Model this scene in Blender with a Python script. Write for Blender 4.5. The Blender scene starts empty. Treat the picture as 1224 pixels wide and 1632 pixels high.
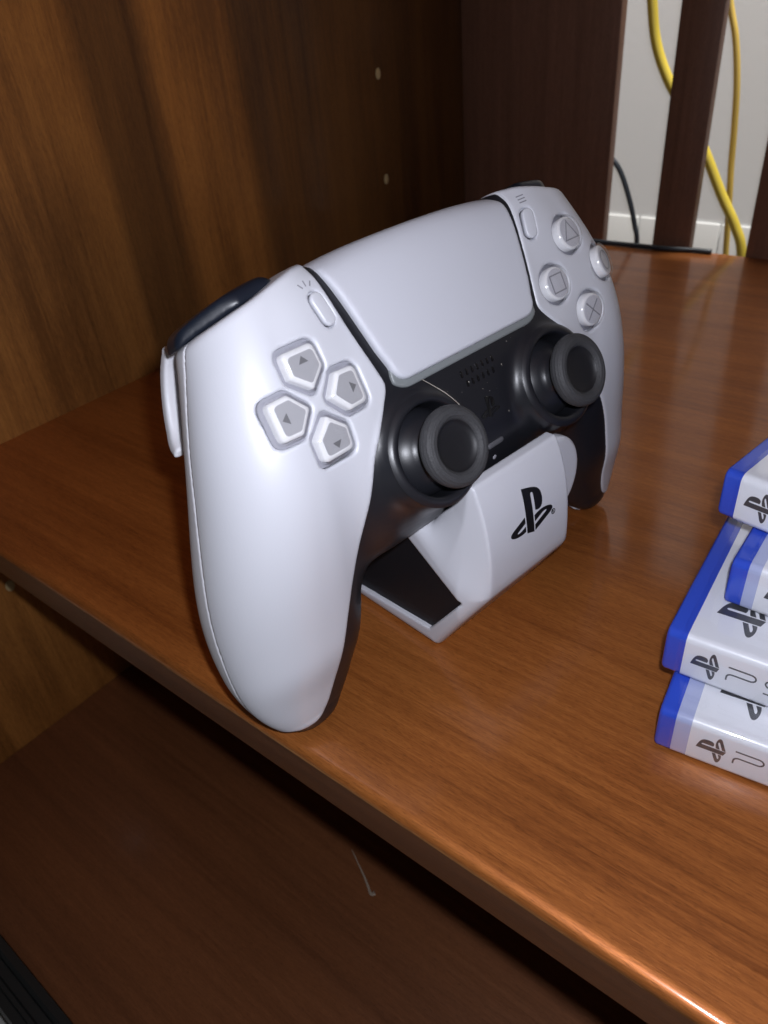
import bpy, math
import numpy as np
from mathutils import Matrix, Vector
from mathutils.geometry import tessellate_polygon

# ------------------------------------------------------------------ camera, world, lamps, exposure
U = 0.000955                       # metres per model unit (about one millimetre)
sc = bpy.context.scene
col = sc.collection
CAM_R = np.array([[0.782, 0.618, -0.083], [0.306, -0.496, -0.813], [-0.543, 0.610, -0.577]])   # right, down, forward
_q, _ = np.linalg.qr(CAM_R.T); CAM_R = (_q * np.sign(np.sum(_q * CAM_R.T, 0))).T
CAM_C = np.array([369.77, -80.07, 174.62])
cam = bpy.data.cameras.new('camera'); cam.lens = 26.17; cam.sensor_width = 36; cam.sensor_fit = 'AUTO'
cam.clip_start = 0.005; cam.clip_end = 50
cam.dof.use_dof = True; cam.dof.focus_distance = 0.20; cam.dof.aperture_fstop = 24.0
camo = bpy.data.objects.new('camera', cam); col.objects.link(camo)
m = Matrix.Identity(4)
for i in range(3):
    m[i][0], m[i][1], m[i][2], m[i][3] = CAM_R[0, i], -CAM_R[1, i], -CAM_R[2, i], CAM_C[i] * U
camo.matrix_world = m
sc.camera = camo

w = bpy.data.worlds.new('World'); sc.world = w; w.use_nodes = True
w.node_tree.nodes['Background'].inputs[0].default_value = (0.95, 0.90, 0.88, 1)
w.node_tree.nodes['Background'].inputs[1].default_value = 0.02

def lamp(name, kind, loc, power, colour, size, target=None):
    l = bpy.data.lights.new(name, kind); l.energy = power; l.color = colour
    if kind == 'AREA': l.size = size
    else: l.shadow_soft_size = size
    o = bpy.data.objects.new(name, l); col.objects.link(o); o.location = loc
    if target is not None:
        o.rotation_euler = (Vector(target) - Vector(loc)).to_track_quat('-Z', 'Y').to_euler()
    return o
FL = CAM_C * U + 0.0085 * CAM_R[0] - 0.0115 * CAM_R[1]
flash = lamp('phone_flash', 'POINT', FL, 1.62, (0.87, 0.895, 1.0), 0.0035)
wall_fill = lamp('wall_fill_light', 'AREA', (0.24, 0.485, 1.05), 27.0, (0.98, 0.98, 0.97), 0.12, (0.2, 0.58, 0.0))  # added lamp in the gap behind the cabinet, brightens the wall
panel_fill = lamp('side_panel_fill', 'SPOT', (0.60, -0.60, 0.56), 9.0, (1.0, 0.70, 0.32), 0.03, (0.0, 0.125, 0.215))  # added narrow spot that brightens only the side panel
panel_fill.data.spot_size = math.radians(16.5); panel_fill.data.spot_blend = 1.0

sc.view_settings.view_transform = 'Standard'; sc.view_settings.look = 'None'
sc.view_settings.exposure = 0.0; sc.view_settings.gamma = 1.0; sc.view_settings.use_curve_mapping = False
sc.render.engine = 'CYCLES'
sc.cycles.use_denoising = True
sc.cycles.max_bounces = 8; sc.cycles.transparent_max_bounces = 16
sc.cycles.caustics_reflective = False; sc.cycles.caustics_refractive = False
sc.cycles.sample_clamp_indirect = 3.0

# ------------------------------------------------------------------ object helpers
def tag(o, label=None, cat=None, group=None, kind=None):
    if label: o['label'] = label
    if cat: o['category'] = cat
    if group: o['group'] = group
    if kind: o['kind'] = kind
    return o
def empty(name, loc, label, cat, group=None):
    o = bpy.data.objects.new(name, None); col.objects.link(o); o.location = loc
    o.empty_display_size = 0.02
    return tag(o, label, cat, group)
def obj(name, verts, faces, mat, parent=None, smooth=True, base=(0, 0, 0)):
    """verts in world metres; base = location of the parent"""
    me = bpy.data.meshes.new(name)
    v = np.asarray(verts, float) - np.asarray(base, float)
    if isinstance(faces, np.ndarray) and faces.ndim == 2:
        n, k = faces.shape
        me.vertices.add(len(v)); me.vertices.foreach_set('co', v.ravel())
        me.loops.add(n * k); me.loops.foreach_set('vertex_index', faces.ravel().astype(np.int32))
        me.polygons.add(n); me.polygons.foreach_set('loop_start', np.arange(0, n * k, k, dtype=np.int32))
        me.update(calc_edges=True); me.validate()
    else:
        me.from_pydata([tuple(p) for p in v], [], [tuple(f) for f in faces]); me.update()
    if smooth: me.polygons.foreach_set('use_smooth', [True] * len(me.polygons))
    if mat: me.materials.append(mat)
    o = bpy.data.objects.new(name, me); col.objects.link(o)
    if parent: o.parent = parent
    return o
def flat_sharp(o, ang=35):
    me = o.data
    me.polygons.foreach_set('use_smooth', [True] * len(me.polygons))
    me.set_sharp_from_angle(angle=math.radians(ang))
    return o

# ------------------------------------------------------------------ materials
def newmat(name):
    M_ = bpy.data.materials.new(name); M_.use_nodes = True
    nt = M_.node_tree; b = nt.nodes['Principled BSDF']
    return M_, nt, b
def plain(name, colr, rough=0.4, spec=0.5, coat=0.0, coatr=0.1, metal=0.0, bump=0.0, bscale=900.0, sub=0.0, mottled=0.0):
    M_, nt, b = newmat(name)
    b.inputs['Base Color'].default_value = (*colr, 1); b.inputs['Roughness'].default_value = rough
    b.inputs['Specular IOR Level'].default_value = spec; b.inputs['Metallic'].default_value = metal
    b.inputs['Coat Weight'].default_value = coat; b.inputs['Coat Roughness'].default_value = coatr
    tc = nt.nodes.new('ShaderNodeTexCoord')
    if bump:
        n = nt.nodes.new('ShaderNodeTexNoise'); n.inputs['Scale'].default_value = bscale; n.inputs['Detail'].default_value = 3
        bp = nt.nodes.new('ShaderNodeBump'); bp.inputs['Strength'].default_value = bump; bp.inputs['Distance'].default_value = 0.0003
        nt.links.new(tc.outputs['Object'], n.inputs['Vector']); nt.links.new(n.outputs['Fac'], bp.inputs['Height'])
        nt.links.new(bp.outputs['Normal'], b.inputs['Normal'])
    if mottled:
        n2 = nt.nodes.new('ShaderNodeTexNoise'); n2.inputs['Scale'].default_value = 60; n2.inputs['Detail'].default_value = 5
        r = nt.nodes.new('ShaderNodeMapRange'); r.inputs['To Min'].default_value = rough - mottled; r.inputs['To Max'].default_value = rough + mottled
        nt.links.new(tc.outputs['Object'], n2.inputs['Vector']); nt.links.new(n2.outputs['Fac'], r.inputs['Value'])
        nt.links.new(r.outputs['Result'], b.inputs['Roughness'])
    if sub:
        b.inputs['Subsurface Weight'].default_value = sub; b.inputs['Subsurface Radius'].default_value = (0.002, 0.002, 0.002)
    return M_
def wood(name, axis, dark, mid, light, rough=0.36, coat=0.25, fig=0.5, seed=0.0, pore=0.26, light_bands=None, sheen=.60):
    """stained veneer: grain runs along axis (0 x, 1 y, 2 z); colour = streaks + pores + slow figure"""
    M_, nt, b = newmat(name); N = nt.nodes; L = nt.links
    tc = N.new('ShaderNodeTexCoord')
    def noise(sl, sa, det, rgh, off):
        mp = N.new('ShaderNodeMapping'); s = [sa, sa, sa]; s[axis] = sl
        mp.inputs['Scale'].default_value = s; mp.inputs['Location'].default_value = (off + seed, off * 1.7 + seed, off * .6)
        n = N.new('ShaderNodeTexNoise'); n.inputs['Scale'].default_value = 1; n.inputs['Detail'].default_value = det
        n.inputs['Roughness'].default_value = rgh
        L.new(tc.outputs['Object'], mp.inputs['Vector']); L.new(mp.outputs['Vector'], n.inputs['Vector'])
        return n.outputs['Fac']
    streak = noise(14, 420, 4, .65, 3.1)
    fibre = noise(210, 2300, 3, .6, 7.7)
    figure = noise(4.5, 14, 3, .55, 1.3)
    pores = noise(520, 4200, 1.5, .5, 5.2)
    long_ = noise(3.2, 110, 3, .6, 9.4)
    smear = noise(16, 22, 4, .6, 4.4)
    def mix(a, bb, f):
        x = N.new('ShaderNodeMath'); x.operation = 'MULTIPLY_ADD'; x.inputs[1].default_value = f
        L.new(bb, x.inputs[0]); L.new(a, x.inputs[2]) if not isinstance(a, float) else x.inputs[2].__setattr__('default_value', a)
        return x.outputs[0]
    t = mix(-0.5 * (0.34 + 0.36 + 0.36 + fig) + 0.5, streak, 0.34); t = mix(t, fibre, 0.36); t = mix(t, long_, 0.36); t = mix(t, figure, fig)
    cr = N.new('ShaderNodeValToRGB'); e = cr.color_ramp.elements
    e[0].position = .32; e[0].color = (*dark, 1); e[1].position = .68; e[1].color = (*light, 1)
    k = e.new(.5); k.color = (*mid, 1)
    L.new(t, cr.inputs['Fac'])
    pr = N.new('ShaderNodeValToRGB'); pe = pr.color_ramp.elements
    pe[0].position = .30; pe[0].color = (1 - pore, 1 - pore, 1 - pore, 1); pe[1].position = .44; pe[1].color = (1, 1, 1, 1)
    L.new(pores, pr.inputs['Fac'])
    mx = N.new('ShaderNodeMix'); mx.data_type = 'RGBA'; mx.blend_type = 'MULTIPLY'; mx.inputs[0].default_value = 1
    L.new(cr.outputs['Color'], mx.inputs[6]); L.new(pr.outputs['Color'], mx.inputs[7])
    outc = mx.outputs[2]
    if light_bands:                                            # upright bands of light and shadow painted into the wood colour
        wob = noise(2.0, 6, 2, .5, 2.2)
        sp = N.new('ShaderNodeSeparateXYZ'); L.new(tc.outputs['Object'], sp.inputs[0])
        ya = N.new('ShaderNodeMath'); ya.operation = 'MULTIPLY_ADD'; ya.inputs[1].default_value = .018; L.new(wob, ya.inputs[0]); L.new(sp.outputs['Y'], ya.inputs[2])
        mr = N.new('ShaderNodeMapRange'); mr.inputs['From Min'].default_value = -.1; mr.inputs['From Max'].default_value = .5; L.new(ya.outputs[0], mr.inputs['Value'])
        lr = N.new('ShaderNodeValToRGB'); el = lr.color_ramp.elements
        for q, (pos_, v) in enumerate(light_bands):
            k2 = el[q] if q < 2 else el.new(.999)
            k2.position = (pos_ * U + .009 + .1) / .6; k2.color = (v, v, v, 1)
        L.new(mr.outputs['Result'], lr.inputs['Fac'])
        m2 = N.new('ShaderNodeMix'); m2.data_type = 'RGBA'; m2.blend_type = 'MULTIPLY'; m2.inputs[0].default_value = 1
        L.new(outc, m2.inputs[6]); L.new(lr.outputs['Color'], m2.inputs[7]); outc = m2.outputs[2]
    L.new(outc, b.inputs['Base Color'])
    bp = N.new('ShaderNodeBump'); bp.inputs['Strength'].default_value = .25; bp.inputs['Distance'].default_value = .00025
    L.new(fibre, bp.inputs['Height']); L.new(bp.outputs['Normal'], b.inputs['Normal'])
    rr = N.new('ShaderNodeMapRange'); rr.inputs['To Min'].default_value = rough - .1; rr.inputs['To Max'].default_value = rough + .1
    L.new(streak, rr.inputs['Value']); L.new(rr.outputs['Result'], b.inputs['Roughness'])
    r2 = N.new('ShaderNodeMapRange'); r2.inputs['From Min'].default_value = .35; r2.inputs['From Max'].default_value = .7
    r2.inputs['To Min'].default_value = .09; r2.inputs['To Max'].default_value = .20
    L.new(smear, r2.inputs['Value']); L.new(r2.outputs['Result'], b.inputs['Coat Roughness'])
    b.inputs['Coat Weight'].default_value = coat
    b.inputs['Specular IOR Level'].default_value = .42
    b.inputs['Metallic'].default_value = sheen              # the wood's own grain-deep lustre
    return M_
def clear(name, tint=(1, 1, 1), rough=0.06, base=0.05, mult=1.0):
    M_, nt, b = newmat(name); N = nt.nodes; L = nt.links
    N.remove(b); out = N['Material Output']
    tr = N.new('ShaderNodeBsdfTransparent'); tr.inputs[0].default_value = (*tint, 1)
    gl = N.new('ShaderNodeBsdfGlossy'); gl.inputs['Roughness'].default_value = rough
    lw = N.new('ShaderNodeLayerWeight'); lw.inputs[0].default_value = .5
    fr = N.new('ShaderNodeMath'); fr.operation = 'POWER'; fr.inputs[1].default_value = 4.0
    L.new(lw.outputs['Facing'], fr.inputs[0])
    ma = N.new('ShaderNodeMath'); ma.operation = 'MULTIPLY_ADD'; ma.inputs[1].default_value = mult; ma.inputs[2].default_value = base; ma.use_clamp = True
    mx = N.new('ShaderNodeMixShader')
    L.new(fr.outputs[0], ma.inputs[0]); L.new(ma.outputs[0], mx.inputs[0]); L.new(tr.outputs[0], mx.inputs[1]); L.new(gl.outputs[0], mx.inputs[2])
    L.new(mx.outputs[0], out.inputs['Surface'])
    return M_
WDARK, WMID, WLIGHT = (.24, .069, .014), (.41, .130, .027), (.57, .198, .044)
m_shelf = wood('veneer_shelf', 0, WDARK, WMID, WLIGHT, rough=.48, coat=.5, fig=.5, sheen=.55)
m_edge_shade = wood('veneer_edge_shaded', 0, (.08, .028, .010), (.13, .045, .015), (.18, .065, .022), rough=.4, coat=.1, fig=.3, seed=2, sheen=.1)  # shelf wood darkened: shade of the front face put into the colour
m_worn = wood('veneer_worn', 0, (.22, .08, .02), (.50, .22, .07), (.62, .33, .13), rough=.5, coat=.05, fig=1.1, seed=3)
m_side = wood('veneer_side', 2, (.19, .070, .014), (.36, .140, .030), (.52, .215, .048), rough=.54, coat=.10, fig=.95, seed=5, sheen=.15, light_bands=[(-60, 1.1), (96, .95), (120, .72), (150, .75), (158, .38), (186, .36), (200, .98), (246, .9), (256, .40), (330, .34), (480, .30)])
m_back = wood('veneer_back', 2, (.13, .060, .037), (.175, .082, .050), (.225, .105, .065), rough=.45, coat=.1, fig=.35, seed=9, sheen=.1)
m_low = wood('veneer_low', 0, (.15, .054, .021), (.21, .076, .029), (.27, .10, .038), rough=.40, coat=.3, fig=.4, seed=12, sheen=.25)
m_white = plain('white_plastic', (.62, .63, .68), rough=.42, spec=1.0, bump=.06, bscale=2600)
m_white2 = plain('white_plastic_rear', (.70, .70, .74), rough=.45, spec=.4, bump=.06, bscale=2600)
m_pad = plain('touchpad_plastic', (.58, .59, .645), rough=.5, spec=.35, bump=.10, bscale=3200)
m_black = plain('black_plastic', (.012, .0125, .016), rough=.36, spec=.5, bump=.03, bscale=2000, mottled=.08)
m_rubber = plain('black_rubber', (.022, .022, .024), rough=.62, spec=.35, bump=.5, bscale=1600)
m_navy = plain('navy_gloss', (.008, .011, .019), rough=.38, spec=.45)
m_gloss = plain('black_gloss', (.006, .006, .007), rough=.08, spec=.55)
m_bar = plain('light_bar_plastic', (.20, .215, .22), rough=.35)
m_key = plain('key_grey', (.40, .40, .425), rough=.35, coat=.5, coatr=.08)
m_well_shade = plain('well_shade', (.30, .30, .34), rough=.5)  # grey painted in for the shade deep in the wells
m_key_glint = plain('key_bevel_glint', (.86, .86, .88), rough=.12, spec=.6, coat=1.0, coatr=.04)  # near-white colour stands in for flash glints on the clear edges
m_keyw = plain('button_face', (.56, .56, .61), rough=.3, coat=.6, coatr=.06)
m_arrow = plain('print_grey', (.16, .16, .17), rough=.5)
m_symbol = plain('symbol_grey', (.26, .26, .29), rough=.5)
m_mark = plain('mark_grey', (.38, .38, .42), rough=.5)
m_clear = clear('clear_acrylic', rough=.10, base=.06, mult=.55)
m_stand = plain('stand_white', (.62, .625, .675), rough=.36, spec=.45, bump=.03, bscale=1800)
m_panel = plain('stand_black', (.009, .010, .013), rough=.5, spec=.35, bump=.15, bscale=1500)
m_ink = plain('ink_black', (.006, .006, .007), rough=.45)
m_hole = plain('bare_wood', (.55, .42, .22), rough=.7)
m_wall = plain('wall_paint', (.80, .80, .79), rough=.8, bump=.2, bscale=300)
m_tile = plain('skirting_tile', (.73, .725, .70), rough=.35, spec=.4)
m_floor = plain('floor_tile', (.55, .54, .5), rough=.4)
m_yel = plain('yellow_cable', (.52, .39, .04), rough=.5, bump=.1, bscale=400)
m_yel2 = plain('amber_cable', (.58, .40, .08), rough=.5)
m_cab = plain('black_cable', (.012, .016, .022), rough=.45)
m_rail = plain('dark_rail', (.018, .02, .02), rough=.4)
m_scuff = plain('scuff', (.30, .23, .17), rough=.8)
m_hair = plain('hair', (.45, .42, .36), rough=.6)
m_blue = plain('blue_case_plastic', (.030, .075, .52), rough=.22, spec=.5, coat=.3, coatr=.05)
m_paper = plain('cover_paper', (.80, .80, .81), rough=.35, coat=.6, coatr=.05)
m_film = clear('case_film', tint=(.96, .97, 1), rough=.05, base=.03, mult=1.0)
m_rim = plain('stick_rim_texture', (.042, .042, .045), rough=.62, spec=.4, bump=.5, bscale=1700)
m_dish = plain('stick_dish', (.009, .009, .011), rough=.5, spec=.4)
m_mute = plain('mute_grey', (.10, .10, .11), rough=.4)
m_print = plain('print_dark', (.085, .085, .09), rough=.3, metal=.3)
m_haze = plain('sleeve_haze', (.42, .46, .66), rough=.12, coat=.5)

# ------------------------------------------------------------------ implicit surfaces (surface nets)
def spl(xs,ys):
    # natural cubic spline through (xs,ys); linear outside
    o=np.argsort(xs); x=np.array(xs,float)[o]; y=np.array(ys,float)[o]; n=len(x)
    h=np.diff(x); A=np.eye(n); r=np.zeros(n)
    for i in range(1,n-1):
        A[i,i-1]=h[i-1]; A[i,i]=2*(h[i-1]+h[i]); A[i,i+1]=h[i]
        r[i]=6*((y[i+1]-y[i])/h[i]-(y[i]-y[i-1])/h[i-1])
    m=np.linalg.solve(A,r)
    def f(t):
        t=np.asarray(t,float); tc=np.clip(t,x[0],x[-1])
        i=np.clip(np.searchsorted(x,tc)-1,0,n-2); d=tc-x[i]; H=h[i]
        b=(y[i+1]-y[i])/H-H*(2*m[i]+m[i+1])/6
        return y[i]+b*d+m[i]*d*d/2+(m[i+1]-m[i])*d**3/(6*H)
    return f
def smax(a,b,k):
    return np.maximum(a,b)+np.maximum(k-np.abs(a-b),0)**2/(4*k)
def smin(a,b,k):
    return np.minimum(a,b)-np.maximum(k-np.abs(a-b),0)**2/(4*k)
def polysd(px,py,pts):
    px,py=np.broadcast_arrays(np.asarray(px,float),np.asarray(py,float))
    d=np.full(px.shape,1e18); s=np.ones(px.shape); n=len(pts); j=n-1
    for i in range(n):
        ax,ay=pts[i]; bx,by=pts[j]; ex,ey=bx-ax,by-ay; wx,wy=px-ax,py-ay
        t=np.clip((wx*ex+wy*ey)/(ex*ex+ey*ey+1e-12),0,1)
        d=np.minimum(d,(wx-ex*t)**2+(wy-ey*t)**2)
        c1=py>=ay; c2=py<by; c3=ex*wy>ey*wx
        s=np.where((c1&c2&c3)|(~c1&~c2&~c3),-s,s); j=i
    return s*np.sqrt(d)
BTOP = lambda x: np.interp(x, [20, 36, 41, 47, 59, 66, 69.5, 80], [41.0, 41.0, 40.7, 39.6, 37.2, 35.7, 34.6, 30.5])
YN=[38,30,15,0,-15,-30,-45,-55,-62,-70]
lXC=spl(YN,[51.6,54.5,58.6,60.7,62.8,64.9,66.5,67.9,69.0,70.0])
lW=spl(YN,[16.4,16.3,17.6,19.8,21.5,22.3,21.8,20.1,18.7,17.3])
lZC=spl(YN,[-15.7,-15.8,-17.2,-21.5,-27.9,-34.6,-39.6,-41.4,-42.2,-42.6])
lHZ=spl(YN,[14.1,15.3,17.9,21.4,23.3,22.8,19.7,16.2,12.5,9.5])
def lobe(x,y,z):
    xc,w,zc,hz=lXC(y),lW(y),lZC(y),lHZ(y)
    k=np.clip((-50-y)/26.,0,None); e=np.sqrt(np.clip(1-k**2.1,1e-3,None))
    w=w*e; hz=hz*e
    LN=np.where((x>xc)&(z>zc),1.95,2.6)
    g=((np.abs(x-xc)/w)**LN+(np.abs(z-zc)/hz)**LN)**(1/LN)
    f=(g-1)*np.minimum(w,hz)
    return smax(smax(f,-76-y,2.),y-BTOP(x),1.6)
CP=[(42.6,-12),(42.2,-8.5),(41.2,-5.8),(39.6,-4.0),(37,-2.8),(33,-1.9),(28,-1.35),(18,-.8),(6,-.4),(-2,-.5),(-10.7,-1.5),(-18,-3.4),(-24,-6.0),(-30,-10.5),(-34.5,-16.5),(-36,-23),(-33,-29),(-20,-32),(20,-32),(38,-27),(42.4,-18)]
def _cr(p,n=3):
    p=np.array(p,float); o=[]
    for i in range(len(p)):
        a,b,c,d=[p[(i+k)%len(p)] for k in (-1,0,1,2)]
        for t in np.arange(n)/n: o.append(.5*(2*b+(c-a)*t+(2*a-5*b+4*c-d)*t*t+(-a+3*b-3*c+d)*t**3))
    return np.array(o)
CP=_cr(CP)
_ty,_tz=np.arange(-90,66,.25),np.arange(-80,26,.25)
_TAB=None
def _tab(y,z):
    global _TAB
    if _TAB is None: _TAB=polysd(_ty[:,None],_tz[None,:],CP)
    y,z=np.broadcast_arrays(y,z)
    a=np.clip((y+90)/.25,0,len(_ty)-1.001); b=np.clip((z+80)/.25,0,len(_tz)-1.001)
    i=a.astype(np.int32); j=b.astype(np.int32); a=a-i; b=b-j
    return (_TAB[i,j]*(1-a)+_TAB[i+1,j]*a)*(1-b)+(_TAB[i,j+1]*(1-a)+_TAB[i+1,j+1]*a)*b
def centre(x,y,z):
    yy=np.asarray(y,float)+np.where(np.asarray(y)>20,1.,0.)*np.clip((np.asarray(y,float)-20)/20.,0,1)*.0022*np.asarray(x,float)**2
    return smax(_tab(yy,z),np.abs(x)-47.,10.)
SX,SY=26.1,-12.3
def dome(x,y,z):
    r=np.sqrt((np.abs(x)-SX)**2+(y-SY)**2)
    return smax(r-15.2-np.clip(-z,0,20)*.25,z-3.2,4.5)
def body(x,y,z):
    ax=np.abs(x)
    f=smin(lobe(ax,y,z),centre(ax,y,z),9.)
    d=dome(ax,y,z); d=smax(d,-z-24,2.)
    return smin(f,d,3.)
def surfnet(F, lo, hi, h, newton=3):
    xs, ys, zs = [np.arange(a, b + h, h) for a, b in zip(lo, hi)]
    V = F(xs[:, None, None], ys[None, :, None], zs[None, None, :])
    V = np.broadcast_to(V, (len(xs), len(ys), len(zs))).astype(np.float32)
    S = V < 0
    c = np.zeros(tuple(n - 1 for n in V.shape), np.int8)
    for i in (0, 1):
        for j in (0, 1):
            for k in (0, 1):
                c += S[i:i + c.shape[0], j:j + c.shape[1], k:k + c.shape[2]]
    I, J, K = np.nonzero((c > 0) & (c < 8))
    idx = np.full(c.shape, -1, np.int32); idx[I, J, K] = np.arange(len(I))
    acc = np.zeros((len(I), 3)); cnt = np.zeros(len(I))
    cor = [(i, j, k) for i in (0, 1) for j in (0, 1) for k in (0, 1)]
    vals = {q: V[I + q[0], J + q[1], K + q[2]].astype(float) for q in cor}
    for a in cor:
        for ax in range(3):
            if a[ax] == 0:
                b = list(a); b[ax] = 1; b = tuple(b)
                va, vb = vals[a], vals[b]; x = (va < 0) != (vb < 0)
                t = np.where(x, va / np.where(x, va - vb, 1), 0)
                p = np.tile(np.array(a, float), (len(I), 1)); p[:, ax] += t
                acc += p * x[:, None]; cnt += x
    P = (acc / np.maximum(cnt, 1)[:, None] + np.stack([I, J, K], 1)) * h + np.array(lo)
    quads = []
    for ax in range(3):
        s0 = [slice(None)] * 3; s1 = [slice(None)] * 3; s0[ax] = slice(0, -1); s1[ax] = slice(1, None)
        A, B = S[tuple(s0)], S[tuple(s1)]
        e = np.stack(np.nonzero(A != B), 1)
        o1, o2 = (ax + 1) % 3, (ax + 2) % 3
        ok = (e[:, o1] > 0) & (e[:, o2] > 0) & (e[:, o1] < c.shape[o1]) & (e[:, o2] < c.shape[o2]); e = e[ok]
        ins = A[tuple(e.T)]
        def cell(d1, d2):
            g = e.copy(); g[:, o1] -= d1; g[:, o2] -= d2; return idx[tuple(g.T)]
        q = np.stack([cell(1, 1), cell(0, 1), cell(0, 0), cell(1, 0)], 1)
        q[~ins] = q[~ins][:, ::-1]
        quads.append(q)
    Q = np.concatenate(quads); Q = Q[(Q >= 0).all(1)]
    ev = lambda p: F(p[:, 0], p[:, 1], p[:, 2])
    for _ in range(newton):
        d = 0.05; f0 = ev(P)
        g = np.stack([(ev(P + np.eye(3)[a] * d) - ev(P - np.eye(3)[a] * d)) / (2 * d) for a in range(3)], 1)
        st = (f0 / np.maximum((g * g).sum(1), .05))[:, None] * g
        ln = np.linalg.norm(st, axis=1, keepdims=True)
        P = P - st * np.minimum(1, .5 * h / np.maximum(ln, 1e-9))
    return P, Q
def mirror(P, Q):
    return P * np.array([-1, 1, 1]), Q[:, ::-1]
def catmull(pts, n=6, closed=True):
    p = np.array(pts, float); N = len(p); out = []
    for i in range(N if closed else N - 1):
        a, b, c_, d = [p[(i + k) % N] if closed else p[min(max(i + k, 0), N - 1)] for k in (-1, 0, 1, 2)]
        for t in np.linspace(0, 1, n, endpoint=False):
            out.append(.5 * (2 * b + (c_ - a) * t + (2 * a - 5 * b + 4 * c_ - d) * t * t + (-a + 3 * b - 3 * c_ + d) * t ** 3))
    if not closed: out.append(p[-1])
    return np.array(out)
def rounded(pts, r, seg=5):
    """convex or mildly concave polygon with rounded corners"""
    p = np.array(pts, float); N = len(p); out = []
    rr = r if hasattr(r, '__len__') else [r] * N
    for i in range(N):
        a, b, c_ = p[i - 1], p[i], p[(i + 1) % N]
        u = (a - b) / np.linalg.norm(a - b); v = (c_ - b) / np.linalg.norm(c_ - b)
        L_ = min(rr[i] / max(math.tan(.5 * math.acos(np.clip(u @ v, -1, 1))), .05), .48 * np.linalg.norm(a - b), .48 * np.linalg.norm(c_ - b))
        s, e = b + u * L_, b + v * L_
        for t in np.linspace(0, 1, seg + 1): out.append((1 - t) ** 2 * s + 2 * t * (1 - t) * b + t * t * e)
    return np.array(out)
def inset(poly, d):
    p = np.array(poly); a = np.roll(p, 1, 0); b = np.roll(p, -1, 0); t = b - a
    t /= np.maximum(np.linalg.norm(t, axis=1, keepdims=True), 1e-9)
    n = np.stack([-t[:, 1], t[:, 0]], 1)
    area = .5 * np.sum(p[:, 0] * np.roll(p[:, 1], -1) - np.roll(p[:, 0], -1) * p[:, 1])
    return p + n * (d if area > 0 else -d)
def slab(poly, z0, z1, bev=.5, seg=3, dish=0.0):
    """bevelled solid over a polygon, local x y z"""
    p = np.array(poly)
    if np.sum(p[:, 0] * np.roll(p[:, 1], -1) - np.roll(p[:, 0], -1) * p[:, 1]) < 0: p = p[::-1]
    rings = [(p, z0)]
    for k in range(seg + 1):
        a = math.pi / 2 * k / seg
        rings.append((inset(p, bev * (1 - math.cos(a))), z1 - bev + bev * math.sin(a)))
    V = []; Fc = []; n = len(p)
    for q, z in rings: V += [(x, y, z) for x, y in q]
    for r in range(len(rings) - 1):
        for i in range(n):
            j = (i + 1) % n; Fc.append((r * n + i, r * n + j, (r + 1) * n + j, (r + 1) * n + i))
    V.append((*rings[-1][0].mean(0), z1 - dish)); cI = len(V) - 1; o = (len(rings) - 1) * n
    for i in range(n): Fc.append((o + i, o + (i + 1) % n, cI))
    V.append((*p.mean(0), z0)); cI = len(V) - 1
    for i in range(n): Fc.append(((i + 1) % n, i, cI))
    return np.array(V), Fc
def ribbon(path, wd, closed=False):
    """outline of a stroke as one polygon strip: returns verts2d, quads"""
    p = np.array(path, float)
    if closed: t = np.roll(p, -1, 0) - np.roll(p, 1, 0)
    else: t = np.gradient(p, axis=0)
    t /= np.maximum(np.linalg.norm(t, axis=1, keepdims=True), 1e-9); n = np.stack([-t[:, 1], t[:, 0]], 1)
    V = np.concatenate([p - n * wd / 2, p + n * wd / 2]); k = len(p)
    Q = [(i, (i + 1) % k, k + (i + 1) % k, k + i) for i in range(k if closed else k - 1)]
    return V, Q
def split(V2, Fc, times=2):
    V = [tuple(v) for v in V2]
    for _ in range(times):
        mid = {}; out = []
        def half(a, b):
            k = (min(a, b), max(a, b))
            if k not in mid: mid[k] = len(V); V.append(tuple((np.array(V[a]) + np.array(V[b])) / 2))
            return mid[k]
        for a, b, c_ in Fc:
            x, y, z = half(a, b), half(b, c_), half(c_, a)
            out += [(a, x, z), (x, b, y), (z, y, c_), (x, y, z)]
        Fc = out
    return np.array(V), Fc
def solid2d(V2, Fc, z0, z1):
    """thin solid from flat faces; no shared-edge bookkeeping beyond boundary walls"""
    n = len(V2); V = [(x, y, z1) for x, y in V2] + [(x, y, z0) for x, y in V2]
    out = list(Fc) + [tuple(n + i for i in f[::-1]) for f in Fc]
    ed = {}
    for f in Fc:
        for a, b in zip(f, f[1:] + f[:1]): ed[(a, b)] = 1
    for (a, b) in ed:
        if (b, a) not in ed: out.append((b, a, n + a, n + b))
    return np.array(V), out
def lathe(prof, n=48):
    """profile [(r,z)] from outside bottom to centre top"""
    V = []; Fc = []
    for r, z in prof:
        for i in range(n):
            a = 2 * math.pi * i / n; V.append((r * math.cos(a), r * math.sin(a), z))
    for k in range(len(prof) - 1):
        for i in range(n):
            j = (i + 1) % n; Fc.append((k * n + i, k * n + j, (k + 1) * n + j, (k + 1) * n + i))
    return np.array(V), Fc
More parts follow.
